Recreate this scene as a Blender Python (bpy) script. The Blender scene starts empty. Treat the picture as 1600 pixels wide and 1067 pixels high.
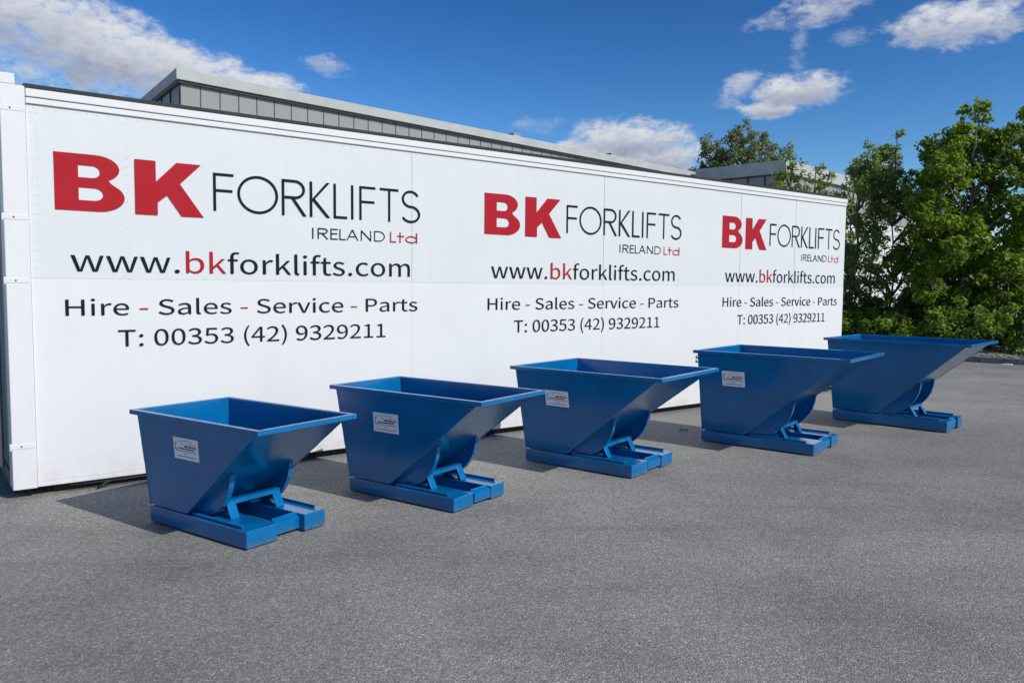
import bpy, bmesh, math, random
import numpy as np
from mathutils import Vector, Matrix, Euler
R = math.radians
PI = math.pi
scene = bpy.context.scene
col = scene.collection

# ------------------------------------------------------------------ camera
PITCH, ROLL, FPX, CAMH = R(4.068), R(-0.549), 1235.0, 1.5
cam_d = bpy.data.cameras.new('camera')
cam_d.sensor_fit = 'HORIZONTAL'
cam_d.sensor_width = 36.0
cam_d.lens = FPX / 1600 * 36.0
cam_d.clip_start = 0.05
cam_d.clip_end = 3000
cam = bpy.data.objects.new('camera', cam_d)
col.objects.link(cam)
fw = Vector((0, math.cos(PITCH), -math.sin(PITCH)))
up = Vector((0, math.sin(PITCH), math.cos(PITCH)))
rt = Vector((1, 0, 0))
cx = rt * math.cos(ROLL) - up * math.sin(ROLL)
cy = rt * math.sin(ROLL) + up * math.cos(ROLL)
M = Matrix((cx, cy, -fw)).transposed().to_4x4()
M.translation = Vector((0, 0, CAMH))
cam.matrix_world = M
scene.camera = cam

# ------------------------------------------------------------------ light
SUN_AZ, SUN_EL = R(-31.7), R(38.7)          # azimuth measured from +X, counter-clockwise
sd = Vector((math.cos(SUN_AZ) * math.cos(SUN_EL), math.sin(SUN_AZ) * math.cos(SUN_EL), math.sin(SUN_EL)))
sl = bpy.data.lights.new('sun', 'SUN')
sl.energy = 4.3
sl.angle = R(0.53)
sl.color = (1.0, 0.955, 0.90)
so = bpy.data.objects.new('sun', sl)
so.rotation_euler = sd.to_track_quat('Z', 'Y').to_euler()
col.objects.link(so)

vs = scene.view_settings
vs.view_transform = 'Standard'
vs.look = 'None'
vs.gamma = 1
vs.use_curve_mapping = False
vs.exposure = -0.2

world = bpy.data.worlds.new('World')
scene.world = world
world.use_nodes = True
wt = world.node_tree
wt.nodes.clear()

class NT:
    """small node-tree writer"""
    def __init__(self, tree): self.t = tree
    def n(self, typ, **kw):
        nd = self.t.nodes.new(typ)
        for k, v in kw.items(): setattr(nd, k, v)
        return nd
    def l(self, a, b): self.t.links.new(a, b)
    def put(self, sock, v):
        if isinstance(v, bpy.types.NodeSocket): self.l(v, sock)
        else: sock.default_value = v
    def m(self, op, a, b=0.0, c=0.0, clamp=False):
        nd = self.n('ShaderNodeMath', operation=op, use_clamp=clamp)
        for i, v in enumerate((a, b, c)): self.put(nd.inputs[i], v)
        return nd.outputs[0]
    def dot(self, v, c):
        nd = self.n('ShaderNodeVectorMath', operation='DOT_PRODUCT')
        self.l(v, nd.inputs[0]); nd.inputs[1].default_value = c
        return nd.outputs['Value']
    def noise(self, vec, scale, detail=4, rough=0.55, dist=0.0):
        nd = self.n('ShaderNodeTexNoise')
        self.l(vec, nd.inputs['Vector'])
        nd.inputs['Scale'].default_value = scale
        nd.inputs['Detail'].default_value = detail
        nd.inputs['Roughness'].default_value = rough
        nd.inputs['Distortion'].default_value = dist
        return nd.outputs['Fac']
    def ramp(self, fac, stops):
        nd = self.n('ShaderNodeValToRGB')
        self.put(nd.inputs[0], fac)
        e = nd.color_ramp.elements
        while len(e) < len(stops): e.new(0.5)
        for el, (p, c) in zip(e, stops):
            el.position = p
            el.color = (c, c, c, 1) if isinstance(c, (int, float)) else (*c, 1)
        return nd.outputs[0]
    def mix(self, fac, a, b, blend='MIX'):
        nd = self.n('ShaderNodeMix', data_type='RGBA', blend_type=blend)
        self.put(nd.inputs[0], fac)
        for s, v in ((nd.inputs[6], a), (nd.inputs[7], b)):
            if isinstance(v, bpy.types.NodeSocket): self.l(v, s)
            else: s.default_value = (*v, 1)
        return nd.outputs[2]
    def smooth(self, x, a, b):
        nd = self.n('ShaderNodeMapRange', interpolation_type='SMOOTHSTEP')
        self.put(nd.inputs[0], x)
        nd.inputs[1].default_value = a; nd.inputs[2].default_value = b
        return nd.outputs[0]

# sky: Nishita plus fair-weather clouds, all as a function of direction only
W = NT(wt)
sky = W.n('ShaderNodeTexSky', sky_type='NISHITA')
sky.sun_disc = False
sky.sun_elevation = SUN_EL
sky.sun_rotation = PI / 2 - SUN_AZ
sky.altitude = 50
sky.air_density = 1.0
sky.dust_density = 0.35
sky.ozone_density = 3.0
# deepen the blue: contrast on the sky's own colour (brighter low down, darker overhead)
def vscale(c, f):
    nd = W.n('ShaderNodeVectorMath', operation='SCALE'); W.l(c, nd.inputs[0]); nd.inputs['Scale'].default_value = f
    return nd.outputs[0]
SKY_N, SKY_G, SKY_K = 5.2, 1.7, 8.9
mn = W.n('ShaderNodeVectorMath', operation='MINIMUM')
W.l(vscale(sky.outputs[0], 1 / SKY_N), mn.inputs[0]); mn.inputs[1].default_value = (1.15, 1.15, 1.15)
gm = W.n('ShaderNodeGamma'); gm.inputs['Gamma'].default_value = SKY_G
W.l(mn.outputs[0], gm.inputs['Color'])
hs = W.n('ShaderNodeHueSaturation')
hs.inputs['Hue'].default_value = 0.50
hs.inputs['Saturation'].default_value = 1.10
W.l(vscale(gm.outputs[0], SKY_K), hs.inputs['Color'])
tc = W.n('ShaderNodeTexCoord')
dirv = tc.outputs['Generated']
mpc = W.n('ShaderNodeMapping'); W.l(dirv, mpc.inputs[0]); mpc.inputs['Scale'].default_value = (1, 1, 1.9)
big = W.noise(mpc.outputs[0], 21.0, 9, 0.60, 0.25)
fine = W.noise(mpc.outputs[0], 62.0, 8, 0.64, 0.4)
wob = W.m('ADD', W.m('MULTIPLY', W.m('SUBTRACT', big, 0.5), 3.3), W.m('MULTIPLY', W.m('SUBTRACT', fine, 0.5), 1.7))
# azimuth (from north = +Y, clockwise), elevation, half widths, tilt, opacity   (degrees)
CLOUDS = [(-34, 16.2, 7.0, 2.6, -9, .97), (-27.5, 14.4, 6.0, 2.4, -10, .97), (-22.0, 13.4, 4.6, 1.9, -10, .97), (-17.8, 12.6, 3.9, 1.6, -16, .97),
          (-31.0, 12.4, 3.4, 1.4, 4, .9), (-40, 14, 8, 3.5, 0, .97), (-13.1, 14.6, 1.9, .85, -8, .5), (8.3, 10.2, 3.6, 1.3, 0, .97), (8.6, 9.1, 4.8, 1.3, 0, .97), (5.2, 9.3, 2.4, .9, 0, .97),
          (19.4, 13.0, 3.0, 1.1, 3, .97), (17.6, 11.9, 2.0, .6, 0, .97), (15.4, 13.2, 1.9, 1.0, 25, .75),
          (28.6, 16.0, 3.7, 1.4, -2, .97), (20.6, 17.8, 3.6, 1.2, 10, .75), (17.6, 17.2, 2.6, .8, 10, .6), (19.4, 15.2, .9, 1.5, 0, .38), (22.6, 15.9, 1.7, .7, 0, .4),
          (1.9, 11.2, 2.2, .8, 0, .35), (24.8, 8.1, 1.2, .6, 0, .5),
          (-75, 22, 14, 5, 5, .8), (66, 18, 12, 5, 0, .8), (150, 26, 14, 6, 0, .8), (215, 24, 14, 6, 0, .8)]
dens = None
low = None
for az, el, ra, rb, tilt, op in CLOUDS:
    base_k = (1.45 if az < -15 else 1.6 if 4 < az < 10 else 1.3) if op > .96 else 0.75
    az, el, tl = R(az), R(el), R(tilt)
    c = Vector((math.sin(az) * math.cos(el), math.cos(az) * math.cos(el), math.sin(el)))
    a0 = Vector((math.cos(az), -math.sin(az), 0))
    b0 = c.cross(a0) * -1
    if b0.z < 0: b0 = -b0
    a = (a0 * math.cos(tl) + b0 * math.sin(tl)) / math.sin(R(ra))
    b = (b0 * math.cos(tl) - a0 * math.sin(tl)) / math.sin(R(rb))
    x = W.dot(dirv, a); y = W.dot(dirv, b)
    r2 = W.m('ADD', W.m('MULTIPLY', x, x), W.m('MULTIPLY', y, y))
    front = W.m('GREATER_THAN', W.dot(dirv, c), 0.0)
    k = W.m('ADD', W.m('SUBTRACT', base_k, r2), wob)
    k = W.m('MULTIPLY', W.smooth(k, -0.10, 1.30), W.m('MULTIPLY', front, op))
    lo = W.m('MULTIPLY', k, W.smooth(y, 0.55, -0.75))
    dens = k if dens is None else W.m('MAXIMUM', dens, k)
    low = lo if low is None else W.m('MAXIMUM', low, lo)
shade = W.m('ADD', W.m('MULTIPLY', low, 0.9), W.m('MULTIPLY', W.m('SUBTRACT', 0.55, fine), 1.1), clamp=True)
ccol = W.mix(shade, (10.2, 10.5, 11.2), (4.4, 5.0, 6.5))
skyc = W.mix(dens, hs.outputs[0], ccol)
bg = W.n('ShaderNodeBackground')
bg.inputs['Strength'].default_value = 0.08
W.l(skyc, bg.inputs[0])
wo = W.n('ShaderNodeOutputWorld')
W.l(bg.outputs[0], wo.inputs[0])

# ------------------------------------------------------------------ helpers
def tag(o, label=None, cat=None, group=None, kind=None):
    if label: o['label'] = label
    if cat: o['category'] = cat
    if group: o['group'] = group
    if kind: o['kind'] = kind
    return o

def empty(name, loc, rz=0.0):
    o = bpy.data.objects.new(name, None)
    o.empty_display_size = 0.1
    o.location = loc
    o.rotation_euler = (0, 0, rz)
    col.objects.link(o)
    return o

class MB:
    """collects boxes, prisms and tubes for ONE mesh object"""
    def __init__(self): self.v = []; self.f = []; self.mi = []
    def add(self, vs, fs, mi=0):
        o = len(self.v)
        self.v += [tuple(p) for p in vs]
        self.f += [tuple(i + o for i in f) for f in fs]
        self.mi += [mi] * len(fs)
        return self
    def box(self, x0, x1, y0, y1, z0, z1, mi=0):
        vs = [(x0, y0, z0), (x1, y0, z0), (x1, y1, z0), (x0, y1, z0), (x0, y0, z1), (x1, y0, z1), (x1, y1, z1), (x0, y1, z1)]
        return self.hexa(vs, mi)
    def hexa(self, vs, mi=0):
        return self.add(vs, [(0, 3, 2, 1), (4, 5, 6, 7), (0, 1, 5, 4), (1, 2, 6, 5), (2, 3, 7, 6), (3, 0, 4, 7)], mi)
    def prism_v(self, prof, v0, v1, mi=0):
        """profile in (x,z), extruded along y from v0 to v1"""
        n = len(prof)
        vs = [(p[0], v0, p[1]) for p in prof] + [(p[0], v1, p[1]) for p in prof]
        fs = [tuple(range(n)), tuple(range(2 * n - 1, n - 1, -1))]
        fs += [(i, i + n, (i + 1) % n + n, (i + 1) % n) for i in range(n)]
        return self.add(vs, fs, mi)
    def tube(self, pts, rads, n=6, mi=0):
        pts = [Vector(p) for p in pts]
        vs = []
        for i, p in enumerate(pts):
            d = (pts[min(i + 1, len(pts) - 1)] - pts[max(i - 1, 0)]).normalized()
            a = d.orthogonal().normalized(); b = d.cross(a)
            for k in range(n):
                t = 2 * PI * k / n
                vs.append(p + (a * math.cos(t) + b * math.sin(t)) * rads[i])
        fs = []
        for i in range(len(pts) - 1):
            for k in range(n):
                fs.append((i * n + k, i * n + (k + 1) % n, (i + 1) * n + (k + 1) % n, (i + 1) * n + k))
        fs.append(tuple(range(n - 1, -1, -1))); fs.append(tuple(range((len(pts) - 1) * n, len(pts) * n)))
        return self.add(vs, fs, mi)
    def build(self, name, mats, parent=None, bevel=0.0, smooth=False, segs=2):
        me = bpy.data.meshes.new(name)
        me.from_pydata(self.v, [], self.f)
        for m in (mats if isinstance(mats, (list, tuple)) else [mats]): me.materials.append(m)
        if any(self.mi): me.polygons.foreach_set('material_index', self.mi)
        bm = bmesh.new(); bm.from_mesh(me); bmesh.ops.recalc_face_normals(bm, faces=bm.faces); bm.to_mesh(me); bm.free()
        if smooth: me.polygons.foreach_set('use_smooth', [True] * len(me.polygons))
        o = bpy.data.objects.new(name, me)
        col.objects.link(o)
        if parent: o.parent = parent
        if bevel:
            b = o.modifiers.new('bevel', 'BEVEL'); b.width = bevel; b.segments = segs; b.limit_method = 'ANGLE'; b.angle_limit = R(40)
        return o

def mat(name):
    m = bpy.data.materials.new(name)
    m.use_nodes = True
    t = NT(m.node_tree)
    bs = m.node_tree.nodes['Principled BSDF']
    return m, t, bs

def coords(t, kind='Object'):
    return t.n('ShaderNodeTexCoord').outputs[kind]

def bump(t, bs, h, strength, dist):
    b = t.n('ShaderNodeBump')
    b.inputs['Strength'].default_value = strength
    b.inputs['Distance'].default_value = dist
    t.l(h, b.inputs['Height'])
    t.l(b.outputs[0], bs.inputs['Normal'])

def simple(name, c, rough=0.5, var=0.12, scale=6.0, metal=0.0, bmp=0.0, spec=0.5):
    m, t, bs = mat(name)
    co = coords(t)
    n = t.noise(co, scale, 6, 0.6)
    lo = tuple(x * (1 - var) for x in c); hi = tuple(min(1, x * (1 + var)) for x in c)
    t.l(t.mix(n, lo, hi), bs.inputs['Base Color'])
    bs.inputs['Roughness'].default_value = rough
    bs.inputs['Metallic'].default_value = metal
    bs.inputs['Specular IOR Level'].default_value = spec
    if bmp: bump(t, bs, t.noise(co, scale * 6, 4), bmp, 0.01)
    return m

# ------------------------------------------------------------------ materials
def make_paint(name, c, rough, dust):
    """gloss machine enamel with dust, orange peel and dull patches"""
    m, t, bs = mat(name)
    co = coords(t)
    n1 = t.noise(co, 3.0, 5, 0.6); n2 = t.noise(co, 22.0, 6, 0.7); n3 = t.noise(co, 140.0, 3, 0.6)
    base = t.mix(t.smooth(n1, 0.35, 0.7), tuple(x * 0.88 for x in c), tuple(x * 1.1 for x in c))
    d = t.m('MULTIPLY', t.smooth(n2, 0.55, 0.85), dust)
    base = t.mix(d, base, (0.20, 0.22, 0.24))
    mps = t.n('ShaderNodeMapping'); t.l(co, mps.inputs[0]); mps.inputs['Scale'].default_value = (3.0, 40.0, 40.0); mps.inputs['Rotation'].default_value = (0.2, 0.5, 0.3)
    scr = t.m('MULTIPLY', t.smooth(t.noise(mps.outputs[0], 2.2, 4, 0.6), 0.70, 0.74), t.smooth(n1, 0.5, 0.62))
    base = t.mix(t.m('MULTIPLY', scr, 0.35), base, (0.16, 0.22, 0.30))
    sz = t.n('ShaderNodeSeparateXYZ'); t.l(co, sz.inputs[0])
    ft = t.m('MULTIPLY', t.smooth(sz.outputs[2], 0.05, 0.008), t.smooth(n2, 0.40, 0.62))
    base = t.mix(t.m('MULTIPLY', ft, 0.55), base, (0.14, 0.13, 0.12))
    t.l(base, bs.inputs['Base Color'])
    t.l(t.m('ADD', t.m('MULTIPLY', n2, 0.16), rough - 0.08), bs.inputs['Roughness'])
    bs.inputs['Specular IOR Level'].default_value = 0.5
    bs.inputs['Coat Weight'].default_value = 0.25
    bs.inputs['Coat Roughness'].default_value = 0.10
    bump(t, bs, t.m('ADD', t.m('MULTIPLY', n1, 1.0), t.m('MULTIPLY', n3, 0.03)), 0.10, 0.02)
    return m
BLUE = make_paint('blue_enamel', (0.0006, 0.142, 0.372), 0.20, 0.06)

def make_white(name, c, grime):
    m, t, bs = mat(name)
    co = coords(t)
    mp = t.n('ShaderNodeMapping'); t.l(co, mp.inputs[0]); mp.inputs['Scale'].default_value = (1.0, 1.0, 0.12)
    streak = t.noise(mp.outputs[0], 9.0, 6, 0.65)
    blot = t.noise(co, 1.1, 5, 0.55)
    sepz = t.n('ShaderNodeSeparateXYZ'); t.l(co, sepz.inputs[0])
    b = t.mix(t.m('MULTIPLY', t.smooth(streak, 0.52, 0.85), grime), c, tuple(x * 0.80 for x in c))
    b = t.mix(t.m('MULTIPLY', t.smooth(blot, 0.45, 0.75), grime * 0.7), b, tuple(x * y for x, y in zip(c, (0.90, 0.90, 0.88))))
    # splash dirt along the foot of the panel
    foot = t.m('MULTIPLY', t.smooth(sepz.outputs[2], 0.32, 0.05), t.smooth(t.noise(co, 5.0, 6, 0.7), 0.38, 0.75))
    b = t.mix(t.m('MULTIPLY', foot, 0.38), b, (0.42, 0.40, 0.36))
    t.l(b, bs.inputs['Base Color'])
    bs.inputs['Roughness'].default_value = 0.42
    bs.inputs['Specular IOR Level'].default_value = 0.35
    mp2 = t.n('ShaderNodeMapping'); t.l(co, mp2.inputs[0]); mp2.inputs['Scale'].default_value = (1.0, 1.0, 0.45)
    bump(t, bs, t.m('ADD', t.noise(mp2.outputs[0], 1.6, 3, 0.5), t.m('MULTIPLY', t.noise(co, 5.5, 3, 0.5), 0.12)), 0.22, 0.06)
    return m
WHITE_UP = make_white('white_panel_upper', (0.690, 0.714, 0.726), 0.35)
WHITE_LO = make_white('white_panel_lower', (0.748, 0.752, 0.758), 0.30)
WHITE_TRIM = make_white('white_trim', (0.745, 0.75, 0.752), 0.30)
BLACK = simple('black_rubber', (0.018, 0.019, 0.02), 0.7)
DOOR_GREY = simple('grey_door_paint', (0.19, 0.235, 0.25), 0.5, 0.1, 2.0)
STEEL = simple('dull_steel', (0.35, 0.36, 0.37), 0.38, 0.15, 20, 0.8)
RED = simple('red_sign_paint', (0.41, 0.013, 0.024), 0.6, 0.06, 2.0, spec=0.15)
INK = simple('dark_sign_paint', (0.012, 0.015, 0.024), 0.7, 0.15, 3.0, spec=0.08)
STICKER = simple('sticker_vinyl', (0.90, 0.91, 0.93), 0.35, 0.04, 8.0)
PRINT = simple('sticker_print', (0.03, 0.04, 0.10), 0.4, 0.1)
FASCIA = simple('weathered_fascia', (0.43, 0.45, 0.44), 0.65, 0.26, 1.1, bmp=0.1)
PANEL = simple('translucent_grey_panel', (0.300, 0.308, 0.315), 0.5, 0.22, 0.5, spec=0.2)
FRAME = simple('dark_panel_frame', (0.045, 0.05, 0.055), 0.5)
RENDER_W = simple('white_render', (0.62, 0.63, 0.62), 0.8, 0.08, 0.7)
ROOF = simple('roof_felt', (0.10, 0.105, 0.11), 0.9)
BARK = simple('grey_brown_bark', (0.14, 0.115, 0.085), 0.9, 0.35, 9.0, bmp=0.5)
BARK_PALE = simple('pale_bark', (0.30, 0.27, 0.22), 0.85, 0.3, 9.0, bmp=0.4)

def make_asphalt():
    m, t, bs = mat('worn_asphalt')
    co = coords(t)
    n_huge = t.noise(co, 0.22, 4, 0.55, 0.4)
    n_big = t.noise(co, 0.9, 6, 0.62, 0.3)
    n_mid = t.noise(co, 6.0, 5, 0.65)
    g1 = t.noise(co, 105.0, 3, 0.75)
    vor = t.n('ShaderNodeTexVoronoi'); t.l(co, vor.inputs['Vector']); vor.inputs['Scale'].default_value = 125.0
    cs = t.n('ShaderNodeSeparateColor'); t.l(vor.outputs['Color'], cs.inputs[0])
    base = t.mix(t.smooth(n_huge, 0.30, 0.70), (0.248, 0.240, 0.223), (0.345, 0.331, 0.304))
    base = t.mix(t.m('MULTIPLY', t.smooth(n_big, 0.42, 0.74), 0.55), base, (0.150, 0.147, 0.138))
    base = t.mix(t.m('MULTIPLY', t.smooth(n_mid, 0.48, 0.8), 0.25), base, (0.32, 0.305, 0.275))
    mpl = t.n('ShaderNodeMapping'); t.l(co, mpl.inputs[0]); mpl.inputs['Scale'].default_value = (0.35, 2.6, 1.0); mpl.inputs['Rotation'].default_value = (0, 0, 0.35)
    streak = t.noise(mpl.outputs[0], 1.3, 6, 0.65)
    base = t.mix(t.m('MULTIPLY', t.smooth(streak, 0.50, 0.72), 0.30), base, (0.145, 0.143, 0.136))
    spot = t.smooth(t.noise(co, 2.7, 2, 0.4), 0.70, 0.78)
    base = t.mix(t.m('MULTIPLY', spot, 0.35), base, (0.09, 0.088, 0.085))
    gr = t.ramp(cs.outputs[0], [(0.0, 0.58), (0.5, 0.98), (0.84, 1.20), (0.97, 1.85)])
    base = t.mix(0.80, base, gr, 'MULTIPLY')
    g2 = t.noise(co, 34.0, 4, 0.75)
    base = t.mix(0.6, base, t.ramp(g2, [(0.30, 0.70), (0.50, 1.0), (0.72, 1.32)]), 'MULTIPLY')
    pit = t.smooth(g1, 0.50, 0.30)
    base = t.mix(t.m('MULTIPLY', pit, 0.60), base, (0.06, 0.06, 0.062))
    t.l(base, bs.inputs['Base Color'])
    bs.inputs['Roughness'].default_value = 0.82
    bs.inputs['Specular IOR Level'].default_value = 0.3
    h = t.m('ADD', t.m('MULTIPLY', g1, 0.8), t.m('MULTIPLY', vor.outputs['Distance'], -0.8))
    bump(t, bs, h, 0.85, 0.006)
    return m
ASPHALT = make_asphalt()

def make_soil():
    m, t, bs = mat('gravelly_soil')
    co = coords(t)
    vor = t.n('ShaderNodeTexVoronoi'); t.l(co, vor.inputs['Vector']); vor.inputs['Scale'].default_value = 22
    cs = t.n('ShaderNodeSeparateColor'); t.l(vor.outputs['Color'], cs.inputs[0])
    b = t.ramp(cs.outputs[0], [(0.0, (0.07, 0.06, 0.045)), (0.6, (0.17, 0.15, 0.12)), (1.0, (0.36, 0.34, 0.30))])
    b = t.mix(t.smooth(t.noise(co, 1.4, 5), 0.4, 0.65), b, (0.06, 0.052, 0.038))
    t.l(b, bs.inputs['Base Color']); bs.inputs['Roughness'].default_value = 0.95
    bump(t, bs, vor.outputs['Distance'], -0.8, 0.03)
    return m
SOIL = make_soil()
def make_kerb():
    m, t, bs = mat('kerb_concrete')
    co = coords(t)
    n = t.noise(co, 7, 6, 0.7); n2 = t.noise(co, 60, 3, 0.6)
    b = t.mix(t.smooth(n, 0.35, 0.7), (0.13, 0.13, 0.128), (0.27, 0.265, 0.25))
    t.l(t.mix(t.m('MULTIPLY', t.smooth(n2, 0.5, 0.75), 0.5), b, (0.07, 0.07, 0.07)), bs.inputs['Base Color'])
    bs.inputs['Roughness'].default_value = 0.9
    bump(t, bs, n2, 0.6, 0.01)
    return m
KERB = make_kerb()

def leaf_mat(name, dark, light, tr=0.35):
    m, t, bs = mat(name)
    g = t.n('ShaderNodeNewGeometry')
    co = coords(t)
    f = t.m('ADD', t.m('MULTIPLY', g.outputs['Random Per Island'], 0.6), t.m('MULTIPLY', t.noise(co, 1.6, 3), 0.5), clamp=True)
    c = t.mix(f, dark, light)
    t.l(c, bs.inputs['Base Color'])
    bs.inputs['Roughness'].default_value = 0.45
    bs.inputs['Specular IOR Level'].default_value = 0.4
    tl = t.n('ShaderNodeBsdfTranslucent')
    t.l(t.mix(1.0, c, (1.25, 1.25, 0.6), 'MULTIPLY'), tl.inputs[0])
    mx = t.n('ShaderNodeMixShader'); mx.inputs[0].default_value = tr
    t.l(bs.outputs[0], mx.inputs[1]); t.l(tl.outputs[0], mx.inputs[2])
    out = [n for n in m.node_tree.nodes if n.type == 'OUTPUT_MATERIAL'][0]
    t.l(mx.outputs[0], out.inputs[0])
    return m
LEAF_MAPLE = leaf_mat('maple_leaf', (0.095, 0.180, 0.022), (0.270, 0.365, 0.050), 0.6)
LEAF_SLIM = leaf_mat('slim_tree_leaf', (0.165, 0.235, 0.065), (0.330, 0.410, 0.135), 0.6)
LEAF_HEDGE = leaf_mat('hedge_leaf', (0.095, 0.185, 0.030), (0.290, 0.400, 0.075), 0.55)
LEAF_FAR = leaf_mat('far_tree_leaf_hazed', (0.185, 0.220, 0.130), (0.280, 0.310, 0.200), 0.5)  # distance haze put into the leaf colour as a paler grey-green

# ------------------------------------------------------------------ ground, kerb, planting bed
# kerb runs from K0 along KD; KM points into the planting bed
K0 = Vector((10.27, 15.75, 0)); KD = Vector((-0.765, 0.644, 0)).normalized(); KM = Vector((KD.y, -KD.x, 0))
if KM.y < 0: KM = -KM
g = MB()
g.add([(-400, -400, 0), (400, -400, 0), (400, 900, 0), (-400, 900, 0)], [(0, 1, 2, 3)])
tag(g.build('ground', ASPHALT), kind='structure')

def kp(t, d, z):
    p = K0 + KD * t + KM * d
    return (p.x, p.y, z)
kb = MB()
t0 = -12.0
while t0 < 14:
    t1 = t0 + 0.905
    j = random.Random(int(t0 * 10)).uniform(-0.006, 0.006)
    vs = [kp(t0, j, -0.1), kp(t1, j, -0.1), kp(t1, 0.14 + j, -0.1), kp(t0, 0.14 + j, -0.1), kp(t0, j + .012, 0.125 + j), kp(t1, j + .012, 0.125 + j), kp(t1, 0.14 + j, 0.125 + j), kp(t0, 0.14 + j, 0.125 + j)]
    kb.hexa(vs)
    t0 += 0.915
tag(kb.build('kerb', KERB, bevel=0.012), kind='structure')

def soil_bed():
    rnd = random.Random(3)
    v = []; f = []
    nt, nd = 90, 30
    for i in range(nt + 1):
        for j in range(nd + 1):
            t = -12 + 26 * i / nt; d = 0.145 + 11.0 * (j / nd) ** 1.5
            z = 0.10 + (0 if j == 0 else rnd.uniform(-0.015, 0.03) + 0.05 * min(1, d))
            v.append(kp(t, d, z))
    for i in range(nt):
        for j in range(nd):
            a = i * (nd + 1) + j
            f.append((a, a + 1, a + nd + 2, a + nd + 1))
    m = MB(); m.add(v, f)
    tag(m.build('soil_bed', SOIL, smooth=True), kind='structure')
soil_bed()
def gravel():
    rnd = random.Random(8)
    m = MB()
    for k in range(900):
        t = rnd.uniform(-4, 6); d = 0.15 + abs(rnd.gauss(0, 0.28)); s = rnd.uniform(0.012, 0.035)
        c = Vector(kp(t, d, 0.118 + 0.045 * min(1, d)))
        vs = []
        for q in ((1, 0, 0), (0, 1, 0), (-1, 0, 0), (0, -1, 0), (0, 0, 1), (0, 0, -1)):
            vs.append(c + Vector(q) * s * rnd.uniform(0.6, 1.1))
        m.add(vs, [(0, 1, 4), (1, 2, 4), (2, 3, 4), (3, 0, 4), (1, 0, 5), (2, 1, 5), (3, 2, 5), (0, 3, 5)])
    o = m.build('gravel', simple('pale_gravel', (0.36, 0.34, 0.31), 0.9, 0.3, 5))
    tag(o, 'pale loose gravel scattered along the back of the kerb', 'gravel', kind='stuff')
gravel()

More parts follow.
